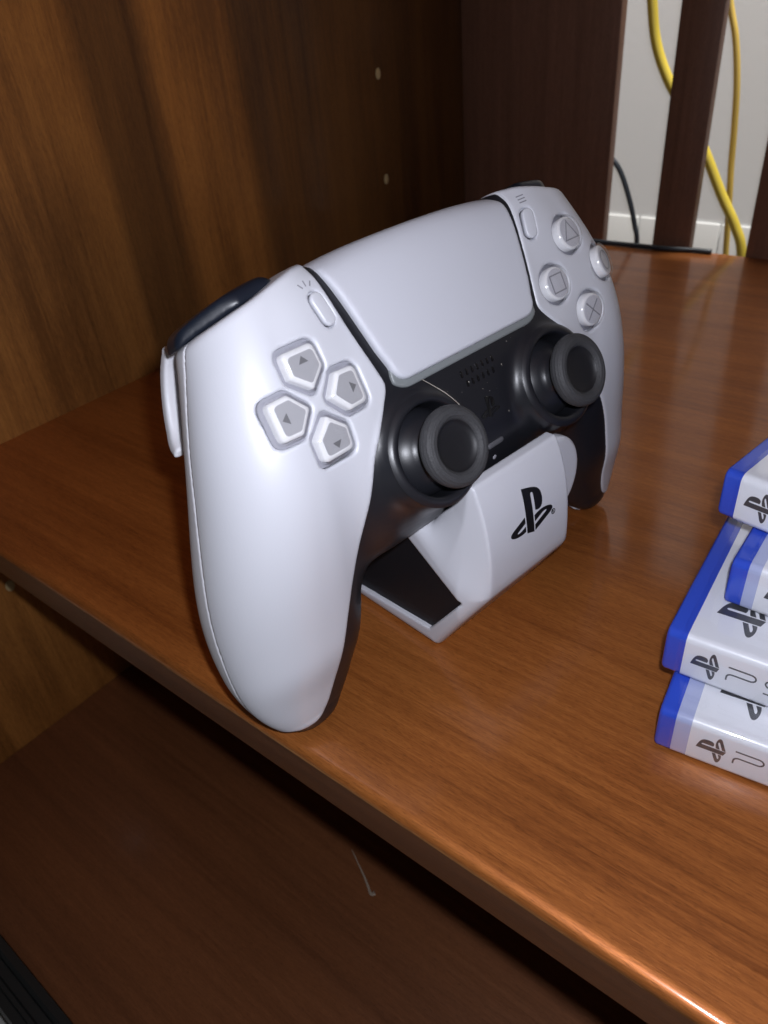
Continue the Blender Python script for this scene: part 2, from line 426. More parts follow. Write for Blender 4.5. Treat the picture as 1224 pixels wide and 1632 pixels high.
def tube(path, r, n=12, cap=True):
    p = np.array(path, float); t = np.gradient(p, axis=0); t /= np.linalg.norm(t, axis=1, keepdims=True)
    rr = r if hasattr(r, '__len__') else [r] * len(p)
    up = np.array([.3, .2, .93]); V = []; Fc = []
    for i in range(len(p)):
        u = np.cross(t[i], up); u /= np.linalg.norm(u); v = np.cross(t[i], u)
        for k in range(n):
            a = 2 * math.pi * k / n; V.append(p[i] + rr[i] * (math.cos(a) * u + math.sin(a) * v))
    for i in range(len(p) - 1):
        for k in range(n):
            j = (k + 1) % n; Fc.append((i * n + k, i * n + j, (i + 1) * n + j, (i + 1) * n + k))
    if cap: Fc.append(tuple(range(n))[::-1]); Fc.append(tuple(range((len(p) - 1) * n, len(p) * n)))
    return np.array(V), Fc
def rbox(lo, hi, b=0.0):
    """box with bevelled edges, via three nested slabs (8 x 3 verts, convex hull style)"""
    lo = np.array(lo, float); hi = np.array(hi, float)
    import bmesh
    bm = bmesh.new(); bmesh.ops.create_cube(bm, size=1)
    for v in bm.verts: v.co = Vector(lo + (np.array(v.co) + .5) * (hi - lo))
    if b: bmesh.ops.bevel(bm, geom=bm.edges[:], offset=b, segments=3, profile=.5, affect='EDGES')
    V = np.array([v.co[:] for v in bm.verts]); Fc = [tuple(v.index for v in f.verts) for f in bm.faces]
    bm.free(); return V, Fc

# the logo of two letters, as three outlines in a 24 x 24 square (y down)
LOGO = ["M8.985 2.596 v17.548 l3.915 1.261 V6.688 c0 -.69 .304 -1.151 .794 -.991 c.636 .181 .76 .814 .76 1.505 v5.876 c2.441 1.193 4.362 -.002 4.362 -3.153 c0 -3.237 -1.126 -4.675 -4.438 -5.827 c-1.307 -.448 -3.728 -1.186 -5.391 -1.502 z",
        "M13.641 18.838 l6.296 -2.275 c.715 -.258 .826 -.625 .246 -.818 c-.586 -.192 -1.637 -.139 -2.357 .123 l-4.205 1.499 v-2.385 l.24 -.085 c0 0 1.201 -.42 2.913 -.615 c1.696 -.18 3.785 .029 5.437 .661 c1.848 .601 2.041 1.472 1.576 2.072 c-.465 .6 -1.622 1.036 -1.622 1.036 l-8.544 3.107 v-2.297 z",
        "M1.808 18.6 c-1.9 -.545 -2.214 -1.668 -1.352 -2.321 c.801 -.585 2.159 -1.051 2.159 -1.051 l5.616 -2.013 v2.313 L4.205 17 c-.705 .271 -.825 .632 -.239 .826 c.586 .195 1.637 .15 2.343 -.12 L8.247 17 v2.074 c-.121 .029 -.256 .044 -.391 .073 c-1.938 .331 -3.995 .196 -6.037 -.479 z"]
def svg(path):
    import re
    tk = re.findall(r'[a-zA-Z]|-?\d*\.?\d+', path); i = 0; cur = np.zeros(2); out = []; cmd = None
    def num():
        nonlocal i
        i += 1; return float(tk[i - 1])
    while i < len(tk):
        if tk[i].isalpha(): cmd = tk[i]; i += 1
        if cmd in 'zZ': break
        if cmd == 'M': cur = np.array([num(), num()]); out.append(cur)
        elif cmd == 'L': cur = np.array([num(), num()]); out.append(cur)
        elif cmd == 'l': cur = cur + [num(), num()]; out.append(cur)
        elif cmd == 'v': cur = cur + [0, num()]; out.append(cur)
        elif cmd == 'V': cur = np.array([cur[0], num()]); out.append(cur)
        elif cmd == 'c':
            a, b, c_ = [cur + [num(), num()] for _ in range(3)]
            for t in np.linspace(0, 1, 7)[1:]:
                out.append((1 - t) ** 3 * cur + 3 * t * (1 - t) ** 2 * a + 3 * t * t * (1 - t) * b + t ** 3 * c_)
            cur = c_
    return np.array(out)
def logo_mesh():
    """centred, y up, one unit per icon unit"""
    V = []; Fc = []
    for s in LOGO:
        p = (svg(s) - [12, 12]) * [1, -1]
        keep = [0] + [k for k in range(1, len(p)) if np.linalg.norm(p[k] - p[k - 1]) > 1e-4]; p = p[keep]
        if np.linalg.norm(p[0] - p[-1]) < 1e-4: p = p[:-1]
        tri = tessellate_polygon([[Vector((x, y, 0)) for x, y in p]]); o = len(V); V += list(p)
        for t in tri:
            a, b, c_ = [p[k] for k in t]
            if (b[0] - a[0]) * (c_[1] - a[1]) - (b[1] - a[1]) * (c_[0] - a[0]) < 0: t = t[::-1]
            Fc.append(tuple(o + k for k in t))
    return np.array(V), Fc

# ------------------------------------------------------------------ the setting behind and below
D = 477.0; LOW = -180.0
def box(name, lo, hi, mat, parent=None, b=0.6, base=(0, 0, 0)):
    V, Fc = rbox(np.array(lo) * U, np.array(hi) * U, b * U)
    o = obj(name, V, Fc, mat, parent, base=base); return flat_sharp(o, 50)
WY = D + 150
tag(box('wall', (-900, WY, -420), (1500, WY + 60, 2000), m_wall, b=0), kind='structure')
wall = bpy.data.objects['wall']
for k in range(-4, 9):
    box('skirting_tile', (96 + k * 74, WY - 2.2, -118), (96 + k * 74 + 72.8, WY - .5, -21.0), m_tile, wall, b=1.2)
tag(box('floor', (-1500, -1800, -262), (1800, WY + 200, -232), m_floor, b=0), kind='structure')

# ------------------------------------------------------------------ the cabinet
cab = empty('wooden_cabinet', (0, 0, 0), 'dark brown wood veneer cabinet with open shelf and slatted back', 'cabinet')
# main shelf with a softly rounded front edge
pf = [(D, 0.0), (D, -17.1), (0.6, -17.1), (0.0, -16.4)] + [(3.6 - 3.6 * math.cos(a), -3.0 + 3.0 * math.sin(a)) for a in np.linspace(0, math.pi / 2, 7)]
V = []; n = len(pf)
for x in (0.0, 930.0): V += [(x, y, z) for y, z in pf]
Fc = [(i, (i + 1) % n, n + (i + 1) % n, n + i) for i in range(n)] + [tuple(range(n))[::-1], tuple(range(n, 2 * n))]
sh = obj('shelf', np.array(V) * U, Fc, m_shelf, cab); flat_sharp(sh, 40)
sh.data.materials.append(m_edge_shade); sh.data.materials.append(m_worn)
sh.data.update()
for p_ in sh.data.polygons:
    if abs(p_.normal.y) > .8 and -16 * U < p_.center.z < -3.2 * U and p_.center.y < .01: p_.material_index = 1
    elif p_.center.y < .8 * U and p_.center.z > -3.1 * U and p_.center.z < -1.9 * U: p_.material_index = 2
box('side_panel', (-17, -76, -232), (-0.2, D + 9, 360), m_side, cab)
for y, z in ((374.7, 125.2), (375.0, 58.1), (22.2, -76.7)):
    V, Fc = lathe([(2.6, 0), (2.6, .25), (1.8, .3), (0.01, .3)], 14)
    V = V[:, [2, 0, 1]] * np.array([1, .95, 1.35])
    obj('pin_hole', (V + [-.1, y, z]) * U, Fc, m_hole, cab)
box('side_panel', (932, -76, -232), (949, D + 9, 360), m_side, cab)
box('unseen_top_blocker', (0, -76, 361), (932, D + 9, 378), m_back, cab)  # unseen top, added to keep the lamp above off the shelf
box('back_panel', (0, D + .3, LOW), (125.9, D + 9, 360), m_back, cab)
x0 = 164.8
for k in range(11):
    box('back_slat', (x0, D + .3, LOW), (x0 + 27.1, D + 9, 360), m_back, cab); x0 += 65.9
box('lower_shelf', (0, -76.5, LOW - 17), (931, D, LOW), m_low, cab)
# ribbed dark rail along the front of the lower shelf
rp = [(-76.7, -18), (-76.7, .6), (-80, 1.4), (-81.5, .2), (-82.2, -2.5), (-86, -2.5), (-86.8, -.5), (-88.5, -.5), (-89.2, -3), (-93, -3), (-94.5, -18)]
V = []; n = len(rp)
for x in (0.0, 931.0): V += [(x, y, LOW + z) for y, z in rp]
Fc = [(i, (i + 1) % n, n + (i + 1) % n, n + i) for i in range(n)] + [tuple(range(n))[::-1], tuple(range(n, 2 * n))]
obj('front_rail', np.array(V) * U, Fc, m_rail, cab, smooth=False)
# scuff mark and specks on the lower shelf
pth = catmull([(204.3, 55.0), (213.2, 50.6), (221.0, 46.6), (226.6, 43.2), (228, 44.6)], 6, False)
wd = np.interp(np.arange(len(pth)), [0, len(pth) * .6, len(pth) - 1], [.3, 1.2, 2.2])
t = np.gradient(pth, axis=0); t /= np.linalg.norm(t, axis=1, keepdims=True); nn = np.stack([-t[:, 1], t[:, 0]], 1)
V2 = np.concatenate([pth - nn * wd[:, None] / 2, pth + nn * wd[:, None] / 2]); k = len(pth)
V3, F3 = solid2d(V2, [(i, i + 1, k + i + 1, k + i) for i in range(k - 1)], LOW + .02, LOW + .12)
obj('scuff_mark', V3 * U, F3, m_scuff, cab)

# ------------------------------------------------------------------ cables behind the slats
def cable(name, pts, r, mat, label):
    p = catmull(pts, 8, False)
    V, Fc = tube(p * U, r * U, 14)
    return tag(obj(name, V, Fc, mat), label, 'cable')
cable('power_cable', [(120, D + 30, 260), (127, D + 30, 190), (133.8, D + 30, 150.7), (140.1, D + 30, 125.4), (152, D + 30, 102.8), (169.9, D + 30, 79.6), (184.3, D + 30, 58.1), (199.6, D + 30, 31.9), (212.8, D + 30, 11.4), (221, D + 30, -8.5), (228, D + 30, -60), (232, D + 30, -231)], 3.5, m_yel, 'thick yellow cable hanging behind the cabinet slats')
cable('network_cable', [(150, D + 45, 260), (168, D + 45, 190), (180.1, D + 45, 147.2), (187.5, D + 45, 126.1), (193, D + 45, 100.6), (196.3, D + 45, 73.8), (198.5, D + 45, 49.7), (201, D + 45, 28.7), (205, D + 46, -10), (212, D + 47, -80), (214, D + 47, -231)], 2.2, m_yel2, 'thin amber cable hanging straight down behind the cabinet slats')
cable('black_cable', [(100, D + 22, 66), (117.9, D + 20, 55), (127.4, D + 20, 44.6), (136.5, D + 20, 25.2), (142.5, D + 20, 7.3), (145.6, D + 20, -6.5), (148, D + 22, -60), (150, D + 24, -231)], 1.9, m_cab, 'thin black cable curving down behind the first slot')
cable('flat_cable', [(112, D - 9.5, 1.9), (132, D - 9.5, 1.9), (154.7, D - 8.5, 1.9), (177.8, D - 7.5, 1.9), (194.5, D - 4.5, 1.9), (204, D - 3.5, 1.8), (209, D - 2.6, 1.7)], 1.75, m_cab, 'black cable lying along the back of the shelf')

# ------------------------------------------------------------------ frames
yaw, tilt, rol = math.radians(-8.345), math.radians(26.88), math.radians(0.815)
CO = np.array([268.76, 78.22, 87.73])
n0 = np.array([math.cos(yaw), math.sin(yaw), 0]); up = np.array([0, 0, 1.]); xr = np.cross(up, n0)
MH = np.stack([xr, up, n0], 1)                                   # stand frame: x right, y up, z towards the front
MC = np.stack([xr, math.cos(tilt) * up - math.sin(tilt) * n0, math.cos(tilt) * n0 + math.sin(tilt) * up], 1)
c_, s_ = math.cos(rol), math.sin(rol)
MC = MC @ np.array([[c_, -s_, 0], [s_, c_, 0], [0, 0, 1]])
CB = np.array([CO[0], CO[1], 0.0])
wc = lambda P: (CO + np.asarray(P) @ MC.T) * U                   # controller -> world
ws = lambda P: (CB + np.asarray(P) @ MH.T) * U                   # stand -> world

# ------------------------------------------------------------------ the game controller
gp = empty('game_controller', CB * U, 'white and black game controller propped upright on its charging stand', 'game controller')
gb = CB * U
def part(name, PQ, mat, parent=gp, smooth=True, to=wc):
    P, Q = PQ; return obj(name, to(P), Q, mat, parent, smooth, gb)
SEAM = spl([60, 41, 35.2, 15.5, -13.9, -29.7, -40.4, -49.1, -58.4, -80], [-12, -13, -14.2, -19.3, -28.5, -34.1, -37.1, -39.6, -42, -44])
_TOP = [(36.6, 47), (36.3, 40), (35.6, 34), (33.6, 22), (31.4, 12), (30.9, 7.5), (33.6, 3.4), (38, -1.8), (42, -7.5)]
_OUT = [(84, -70), (110, -70), (110, 60), (36.6, 60)]
REG_L = np.vstack([catmull(_TOP + [(45.2, -16), (48.6, -24), (52.0, -32), (56.2, -42), (60.4, -52.5), (64.0, -62), (67.4, -68.6), (71.5, -72.2), (77, -72.4)], 5, False), _OUT])
REG_R = np.vstack([catmull(_TOP + [(46.8, -14), (52.6, -21.5), (58.2, -30), (62.4, -39.6), (64.8, -50.1), (67.2, -61), (70.0, -68.6), (73.5, -72.0), (78, -72.4)], 5, False), _OUT])
KEY = rounded([(0, 2.5), (5.45, 7.2), (5.2, 13.9), (-5.2, 13.9), (-5.45, 7.2)], [1.4, 1.8, 2.2, 2.2, 1.8], 5)
KTOP = rounded([(0, 4.7), (3.75, 7.8), (3.6, 12.0), (-3.6, 12.0), (-3.75, 7.8)], [.8, 1.0, 1.2, 1.2, 1.0], 5)
def rot(p, k):
    p = np.array(p)
    for _ in range(k % 4): p = np.stack([-p[:, 1], p[:, 0]], 1)
    return p
PX, PY = 52.6, 11.35
DX, DY = 51.4, 11.2
def capsule(cx, cy, L_, r, ang, n=8):
    a = np.linspace(-math.pi / 2, math.pi / 2, n)
    p = np.concatenate([np.stack([L_ / 2 + r * np.cos(a), r * np.sin(a)], 1), np.stack([-L_ / 2 - r * np.cos(a), -r * np.sin(a)], 1)])
    c, s = math.cos(ang), math.sin(ang)
    return np.stack([cx + p[:, 0] * c - p[:, 1] * s, cy + p[:, 0] * s + p[:, 1] * c], 1)
MENU = capsule(39.2, 30.2, 4.6, 2.05, math.radians(78))
circ = lambda cx, cy, r, n=40: np.stack([cx + r * np.cos(np.linspace(0, 2 * math.pi, n, endpoint=False)), cy + r * np.sin(np.linspace(0, 2 * math.pi, n, endpoint=False))], 1)
FB = [(PX, PY + 11.8), (PX + 11.9, PY), (PX, PY - 11.8), (PX - 11.9, PY)]
def shell(dpad):
    def G(x, y, z):
        b = body(x, y, z)
        g = smax(b, polysd(x, y, REG_L if dpad else REG_R), .9)
        g = smax(g, SEAM(y) - z, .5)
        if dpad:
            w_ = np.minimum.reduce([polysd(DX - x, y - DY, rot(inset(KEY, -.85), k)) for k in range(4)])
        else:
            w_ = np.minimum.reduce([np.sqrt((x - a) ** 2 + (y - c) ** 2) - 6.15 for a, c in FB])
        g = smax(g, -smax(w_, -(b + 2.6), .4), .8)
        mn = polysd(x, y, inset(MENU, -.35))
        return smax(g, -smax(mn, -(b + 1.2), .2), .45)
    return G
box_s = ((28, -77, -47), (94, 44, 6))
for dp in (True, False):
    P, Q = surfnet(shell(dp), *box_s, .62)
    if dp: P, Q = mirror(P, Q)
    part('front_shell', (P, Q), m_white)
def back(x, y, z):
    g = smax(body(x, y, z) + .12, z - (SEAM(y) - .3), .5)
    return smax(g, lXC(y) - 9 - x, .8)
Pb, Qb = surfnet(back, (40, -77, -62), (94, 44, -8), .8)
part('back_shell', (Pb, Qb), m_white2); part('back_shell', mirror(Pb, Qb), m_white2)
def core(x, y, z):
    ax = np.abs(x)
    g = body(x, y, z) + .45 + np.clip(-polysd(ax, y, REG_R) - .6, 0, 3.0)
    r = np.sqrt((ax - SX) ** 2 + (y - SY) ** 2)
    g = smax(g, -smax(r - 12.3, -(z + 5.5), .3), 1.0)
    return g
part('centre_body', surfnet(core, (-92, -77, -62), (92, 46, 7), .8), m_black)
# touchpad and the translucent bar round it
def corner(sx):
    a = np.linspace(0, math.pi / 2, 8); cx, cy, r = 23.6, 11.3, 4.7
    q = [(cx + r * math.cos(t), cy - r * math.sin(t)) for t in a]
    return [(sx * x, y) for x, y in q]
half = [(29.5, 43.2), (31.6, 42.6), (33.2, 41.2), (34.1, 39.2), (34.2, 37.5), (33.3, 33), (31.5, 24), (29.8, 16)]
tp_poly = np.array(half + corner(1) + corner(-1)[::-1] + [(-x, y) for x, y in half[::-1]])
def pad(x, y, z):
    return smax(smax(centre(x, y, z) - 1.7, polysd(x, y, tp_poly), 1.5), -14 - z, .5)
def barf(x, y, z):
    g = smax(smax(centre(x, y, z) - .35, polysd(x, y, tp_poly) + .8 - np.clip(12 - y, 0, 5) * .56, .5), -9 - z, .5)
    return smax(g, y - 12.5, .8)
part('touchpad', surfnet(pad, (-37, 4, -15), (37, 47, 3), .62), m_pad)
part('light_bar', surfnet(barf, (-39, 2, -10), (39, 46, 2), .7), m_bar)
# shoulder buttons and triggers
def bumper(x, y, z):
    a = math.radians(-11.5); cx, cy, cz = 56.8, 35.3, -14.5
    dx, dy, dz = x - cx, y - cy, z - cz
    u = dx * math.cos(a) + dy * math.sin(a); v = -dx * math.sin(a) + dy * math.cos(a)
    v = v + (u / 15.) ** 2 * 1.6
    r = 3.6
    q = [np.maximum(np.abs(t) - (hh - r), 0) for t, hh in ((u, 13.4), (v, 6.3), (dz, 9.5))]
    g = np.sqrt(q[0] ** 2 + q[1] ** 2 + q[2] ** 2) - r
    g = smax(g, BTOP(x) - y, .8)
    return smax(g, z + 5.0 + np.clip(x - 56, 0, 20) * .7, 1.5)
Pb, Qb = surfnet(bumper, (38, 24, -26), (74, 48, -2), .7)
part('shoulder_button', (Pb, Qb), m_navy); part('shoulder_button', mirror(Pb, Qb), m_navy)
TRG = np.vstack([catmull([(37.5, -37.5), (33, -41.5), (26, -44), (19, -44.5), (14.5, -43), (12, -39.5)], 4, False), catmull([(13.2, -38.5), (15.8, -40.8), (19.5, -41.8), (26, -41.2), (32, -38.8), (36, -35.5)], 4, False)])
def trigger(x, y, z):
    xo = 71.0 - (y - 18) * .33 + np.where(y < 18, (18 - y) * .12, 0)
    return smax(smax(polysd(y, z, TRG) - .6, x - xo, 1.2), 46 - x, 1.2)
Pb, Qb = surfnet(trigger, (44, 9, -48), (76, 41, -33), .6)
part('trigger', (Pb, Qb), m_white2); part('trigger', mirror(Pb, Qb), m_white2)

# places on the surface
def surf_at(x, y, F=body):
    lo, hi = -30.0, 14.0
    for _ in range(40):
        mz = (lo + hi) / 2
        if float(F(np.array(x), np.array(y), np.array(mz))) < 0: lo = mz
        else: hi = mz
    z = (lo + hi) / 2; d = .4
    g = np.array([float(F(np.array(x + d * a), np.array(y + d * b), np.array(z + d * c)) - F(np.array(x - d * a), np.array(y - d * b), np.array(z - d * c))) for a, b, c in ((1, 0, 0), (0, 1, 0), (0, 0, 1))])
    return z, g / np.linalg.norm(g)
def place(V, x, y, F=body, lift=0.0, ang=0.0):
    z, nrm = surf_at(x, y, F)
    ex = np.array([1, 0, 0]) - nrm * nrm[0]; ex /= np.linalg.norm(ex); ey = np.cross(nrm, ex)
    c, s = math.cos(ang), math.sin(ang)
    V = np.array(V, float); V2 = V.copy(); V2[:, 0] = V[:, 0] * c - V[:, 1] * s; V2[:, 1] = V[:, 0] * s + V[:, 1] * c
    return np.array([x, y, z]) + V2[:, :1] * ex + V2[:, 1:2] * ey + (V2[:, 2:] + lift) * nrm
def shrink(V, F=body, lift=0.0):
    """lay flat points (x, y, t) on the surface at height t"""
    V = np.array(V, float); lo = np.full(len(V), -30.0); hi = np.full(len(V), 14.0)
    for _ in range(32):
        mz = (lo + hi) / 2; ins = F(V[:, 0], V[:, 1], mz) < 0
        lo = np.where(ins, mz, lo); hi = np.where(ins, hi, mz)
    return np.stack([V[:, 0], V[:, 1], lo + V[:, 2] + lift], 1)
# direction keys: grey core seen through a clear cap, with a printed arrow
def loft(polys, zs):
    """stack of equal-length outlines closed by a fan on top"""
    V = []; Fc = []; n = len(polys[0])
    for q, z in zip(polys, zs): V += [(a, b, z) for a, b in q]
    for r_ in range(len(polys) - 1):
        for i in range(n):
            j = (i + 1) % n; Fc.append((r_ * n + i, r_ * n + j, (r_ + 1) * n + j, (r_ + 1) * n + i))
    V.append((*np.mean(polys[-1], 0), zs[-1])); o = (len(polys) - 1) * n
    for i in range(n): Fc.append((o + i, o + (i + 1) % n, len(V) - 1))
    return np.array(V), Fc
KEYT = rounded([(0, 4.1), (4.25, 7.65), (4.1, 12.6), (-4.1, 12.6), (-4.25, 7.65)], [1.0, 1.2, 1.5, 1.5, 1.2], 5)
for k in range(4):
    ctr = rot([(0, 8.4)], k)[0]
    pos = lambda V: place(V - [*ctr, 0], -DX + ctr[0], DY + ctr[1])
    K0, K1 = rot(KEY, k), rot(KEYT, k)
    KI = rot(inset(KEY, .55), k)
    V, Fc = loft([KI, KI, KI * .5 + K1 * .5, K1 * .9 + K1.mean(0) * .1], [-2.4, .35, .85, 1.15])
    ko = part('direction_key', (pos(V), Fc), m_key_glint)
    V3, F3 = slab(rot(inset(KEY, -.86), k), -3.2, -1.5, .1, 1)
    part('key_well_shade', (pos(V3), F3), m_well_shade, ko, False)
    V3, F3 = slab(rot(KTOP, k), 1.0, 1.26, .03, 1)
    part('key_face', (pos(V3), F3), m_key, ko, False)
    ar = rot(np.array([(-1.35, 0), (1.35, 0), (0, 1.7)]) + [0, 9.6], k)
    V3, F3 = solid2d(ar, [(0, 1, 2)], 1.2, 1.32)
    part('arrow', (pos(V3), F3), m_arrow, ko, False)
    V3, F3 = loft([K0, K0, K0 * .85 + K1 * .15, K0 * .45 + K1 * .55, K0 * .1 + K1 * .9, K1], [-2.4, .7, 1.0, 1.45, 1.72, 1.76])
    part('clear_cap', (pos(V3), F3), m_clear, ko)
# action buttons: white core, clear cap, grey outline symbol
def symbol(k):
    if k == 0: p = np.array([(0, 3.5), (3.1, -1.9), (-3.1, -1.9)])
    elif k == 1: return [ribbon(circ(0, 0, 2.95, 40), .42, True)]
    elif k == 3: p = np.array([(-2.55, -2.55), (2.55, -2.55), (2.55, 2.55), (-2.55, 2.55)])
    else: return [ribbon([(-2.6, -2.6), (0, 0), (2.6, 2.6)], .42), ribbon([(-2.6, 2.6), (0, 0), (2.6, -2.6)], .42)]
    o = inset(p[::-1] if k == 0 else p, -.0); a = np.roll(o, 1, 0); b = np.roll(o, -1, 0)
    def off(d):
        r = []
        for i in range(len(o)):
            u = (o[i] - a[i]) / np.linalg.norm(o[i] - a[i]); v = (b[i] - o[i]) / np.linalg.norm(b[i] - o[i])
            n1 = np.array([-u[1], u[0]]); n2 = np.array([-v[1], v[0]]); mm = n1 + n2; mm /= mm @ n1
            r.append(o[i] + mm * d)
        return np.array(r)
    A, B = off(-.21), off(.21); n = len(o)
    return [(np.vstack([A, B]), [(i, (i + 1) % n, n + (i + 1) % n, n + i) for i in range(n)])]
for k, (fx, fy) in enumerate(FB):
    V, Fc = lathe([(5.0, -2.4), (5.0, .3), (4.8, .7), (4.4, .95), (4.1, 1.0), (.01, 1.0)], 48)
    bo = part('action_button', (place(V, fx, fy), Fc), m_key_glint)
    V, Fc = lathe([(4.25, .9), (4.25, 1.03), (4.1, 1.06), (.01, 1.08)], 40)
    part('button_face', (place(V, fx, fy), Fc), m_keyw, bo)
    V, Fc = lathe([(5.6, -2.3), (5.6, .6), (5.45, 1.1), (5.0, 1.5), (4.3, 1.68), (3, 1.72), (.01, 1.74)], 48)
    part('clear_cap', (place(V, fx, fy), Fc), m_clear, bo)
    V, Fc = lathe([(6.1, -3.0), (6.1, -1.5), (.01, -1.5)], 40)
    part('button_well_shade', (place(V, fx, fy), Fc), m_well_shade, bo)
    for V2, Q2 in symbol(k):
        V3, F3 = solid2d(V2, Q2, 1.05, 1.16)
        part('symbol', (place(V3, fx, fy), F3), m_symbol, bo, False)
# create and options buttons with their small printed rays and bars
for sx in (-1, 1):
    p = MENU - [39.2, 30.2]
    if sx < 0: p = (p * [-1, 1])[::-1]
    V, Fc = slab(p, -1.1, .75, .6, 4)
    part('menu_button', (place(V, sx * 39.2, 30.2), Fc), m_white)
for a in (-38, 0, 38):
    c, s = math.sin(math.radians(a)), math.cos(math.radians(a))
    q0 = np.array([-40.6, 35.3]) + np.array([c, s]) * 1.0 + [c * .9, 0]; q1 = q0 + np.array([c, s]) * 1.5
    V2, Q2 = ribbon([q0, (q0 + q1) / 2, q1], .34); V3, F3 = solid2d(V2, Q2, -.1, .06)
    part('printed_ray', (shrink(V3), F3), m_symbol, smooth=False)
for j in range(3):
    V2, Q2 = ribbon([(39.2, 36.4 + j * .95), (40.5, 36.4 + j * .95), (41.8, 36.4 + j * .95)], .34); V3, F3 = solid2d(V2, Q2, -.1, .06)
    part('printed_bar', (shrink(V3), F3), m_symbol, smooth=False)
# thumbsticks
for sx in (-1, 1):
    at = np.array([sx * SX, SY, 0.0])
    V, Fc = lathe([(11.9, -9)] + [(11.9 * math.cos(a), -5.5 + 8.2 * math.sin(a)) for a in np.linspace(.05, 1.05, 9)] + [(5.6, 2.2), (4.9, 3.4), (4.6, 6.5), (.01, 6.5)], 56)
    st = part('thumbstick', (V + at, Fc), m_black)
    prof = catmull([(4.5, 6.0), (6.8, 6.2), (8.6, 6.7), (9.6, 7.4), (10.15, 8.3), (10.3, 9.3), (10.1, 10.3), (9.5, 11.1), (8.7, 11.55), (7.7, 11.5), (6.9, 11.0), (6.5, 10.4)], 4, False)
    V, Fc = lathe([tuple(q) for q in prof], 220)
    rad = np.hypot(V[:, 0], V[:, 1]); th = np.arctan2(V[:, 1], V[:, 0]); kk = np.repeat(np.arange(len(prof)), 220)
    bump_ = np.where((kk > 14) & (kk < 40), .15 * np.sin(52 * th + kk * .85) * np.sin(52 * th - kk * .85), 0)
    tg = np.gradient(prof, axis=0); tg /= np.linalg.norm(tg, axis=1, keepdims=True); nr = np.stack([tg[:, 1], -tg[:, 0]], 1)[kk]
    V = V + np.stack([V[:, 0] / rad * nr[:, 0], V[:, 1] / rad * nr[:, 0], nr[:, 1]], 1) * bump_[:, None]
    cap = part('cap_rim', (V + at, Fc), m_rim, st)
    V, Fc = lathe([(6.52, 10.42), (6.1, 9.9), (5, 9.45), (3, 9.1), (.01, 8.95)], 56); part('cap_dish', (V + at, Fc), m_dish, st)
    V, Fc = lathe([(15.0, 1.9), (14.3, 2.55), (13.5, 2.95), (12.8, 2.95), (12.35, 2.6), (12.1, 2.0), (12.0, -1), (11.9, -6)], 72)
    part('stick_collar', (V + at, Fc), m_black)
# centre details: speaker slots, logo button, mute bar, microphone hole
for row, nn_ in ((0, 7), (1, 6)):
    for j in range(nn_):
        V, Fc = slab(capsule(0, 0, 1.1, .42, math.pi / 2, 5), -.3, .12, .1, 2)
        xx = (j - (nn_ - 1) / 2) * 2.1
        part('speaker_slot', (place(V, xx, .9 - row * 3.0, centre, -.45), Fc), m_gloss)
LV, LF = logo_mesh(); LV2, LF2 = split(LV, LF, 3)
V3, F3 = solid2d(LV * .33 + [0, -10.7], LF, -.8, .15)
part('logo_button', (shrink(V3, centre, -.45), F3), m_gloss, smooth=False)
V, Fc = slab(capsule(0, 0, 5.2, .85, 0, 6), -.6, .45, .4, 3); part('mute_button', (place(V, 0, -21.6, centre, -.45), Fc), m_mute)
V, Fc = slab(circ(0, 0, .75, 16), -.4, .1, .1, 2); part('microphone_hole', (place(V, 0, -25.8, centre, -.45), Fc), m_mark)

# ------------------------------------------------------------------ the charging stand
sd = empty('charging_stand', CB * U, 'small white charging stand with black side panels holding the controller', 'charging stand')
PC = [(0.8, 0), (17.6, 25.6), (18.6, 27.6)] + [tuple(q) for q in catmull([(18.6, 27.6), (19.1, 31), (19.1, 38), (18.5, 45), (17.2, 52), (15.2, 58.5), (13.4, 62.6)], 5, False)[1:]] + [(12.6, 63.6), (9.6, 63.6), (5, 55), (-2, 46.5), (-14, 41), (-34, 36), (-44, 14), (-46, 0)]
PS = [(0.8, 0), (18.0, 26.8), (18.3, 28.0), (-4.2, 46.2), (-7, 46.2), (-30, 38), (-44, 14), (-46, 0)]
BLK = rounded([(-10.2, 41.2), (12.2, 25.4), (-1.4, 7.0), (-41, 4.6), (-30, 34)], .8, 3)
def stand(x, h, z):
    ax = np.abs(x); t = np.clip((ax - 18.2) / 5.6, 0, 1)
    a = polysd(z, h, PC); b = polysd(z, h, PS)
    g = smax(a * (1 - t) + b * t, ax - 24.0 + np.clip(z - 11, 0, 20) * .42, 4.0)
    g = smax(g, -h, .6)
    rec = smax(polysd(z, h, BLK), 21.9 - ax, .1)
    return smax(g, -rec, .5)
def spart(name, PQ, mat, parent=sd, smooth=True): return obj(name, ws(PQ[0]), PQ[1], mat, parent, smooth, gb)
spart('stand_body', surfnet(stand, (-26, -1, -48), (26, 66, 21), .62), m_stand)
for sx in (-1, 1):
    V, Fc = slab(np.array(BLK), 0, .9, .1, 1)
    V = np.stack([sx * (21.6 + V[:, 2]), V[:, 1], V[:, 0]], 1)
    if sx > 0: Fc = [f[::-1] for f in Fc]
    spart('side_panel', (V, [f[::-1] for f in Fc]), m_panel, smooth=False)
def tabf(x, h, z):
    e = np.sqrt(((x - 19.5) / 12.8) ** 2 + ((h - 46.8) / 14.2) ** 2) - 1
    zz = z - (10.2 - (h - 48) * .02)
    return smax(smax(e * 12.5, np.abs(zz) - 2.0, 1.2), 16 - x, .3)
spart('side_tab', surfnet(tabf, (14, 31, 5), (34, 64, 15), .5), m_stand)
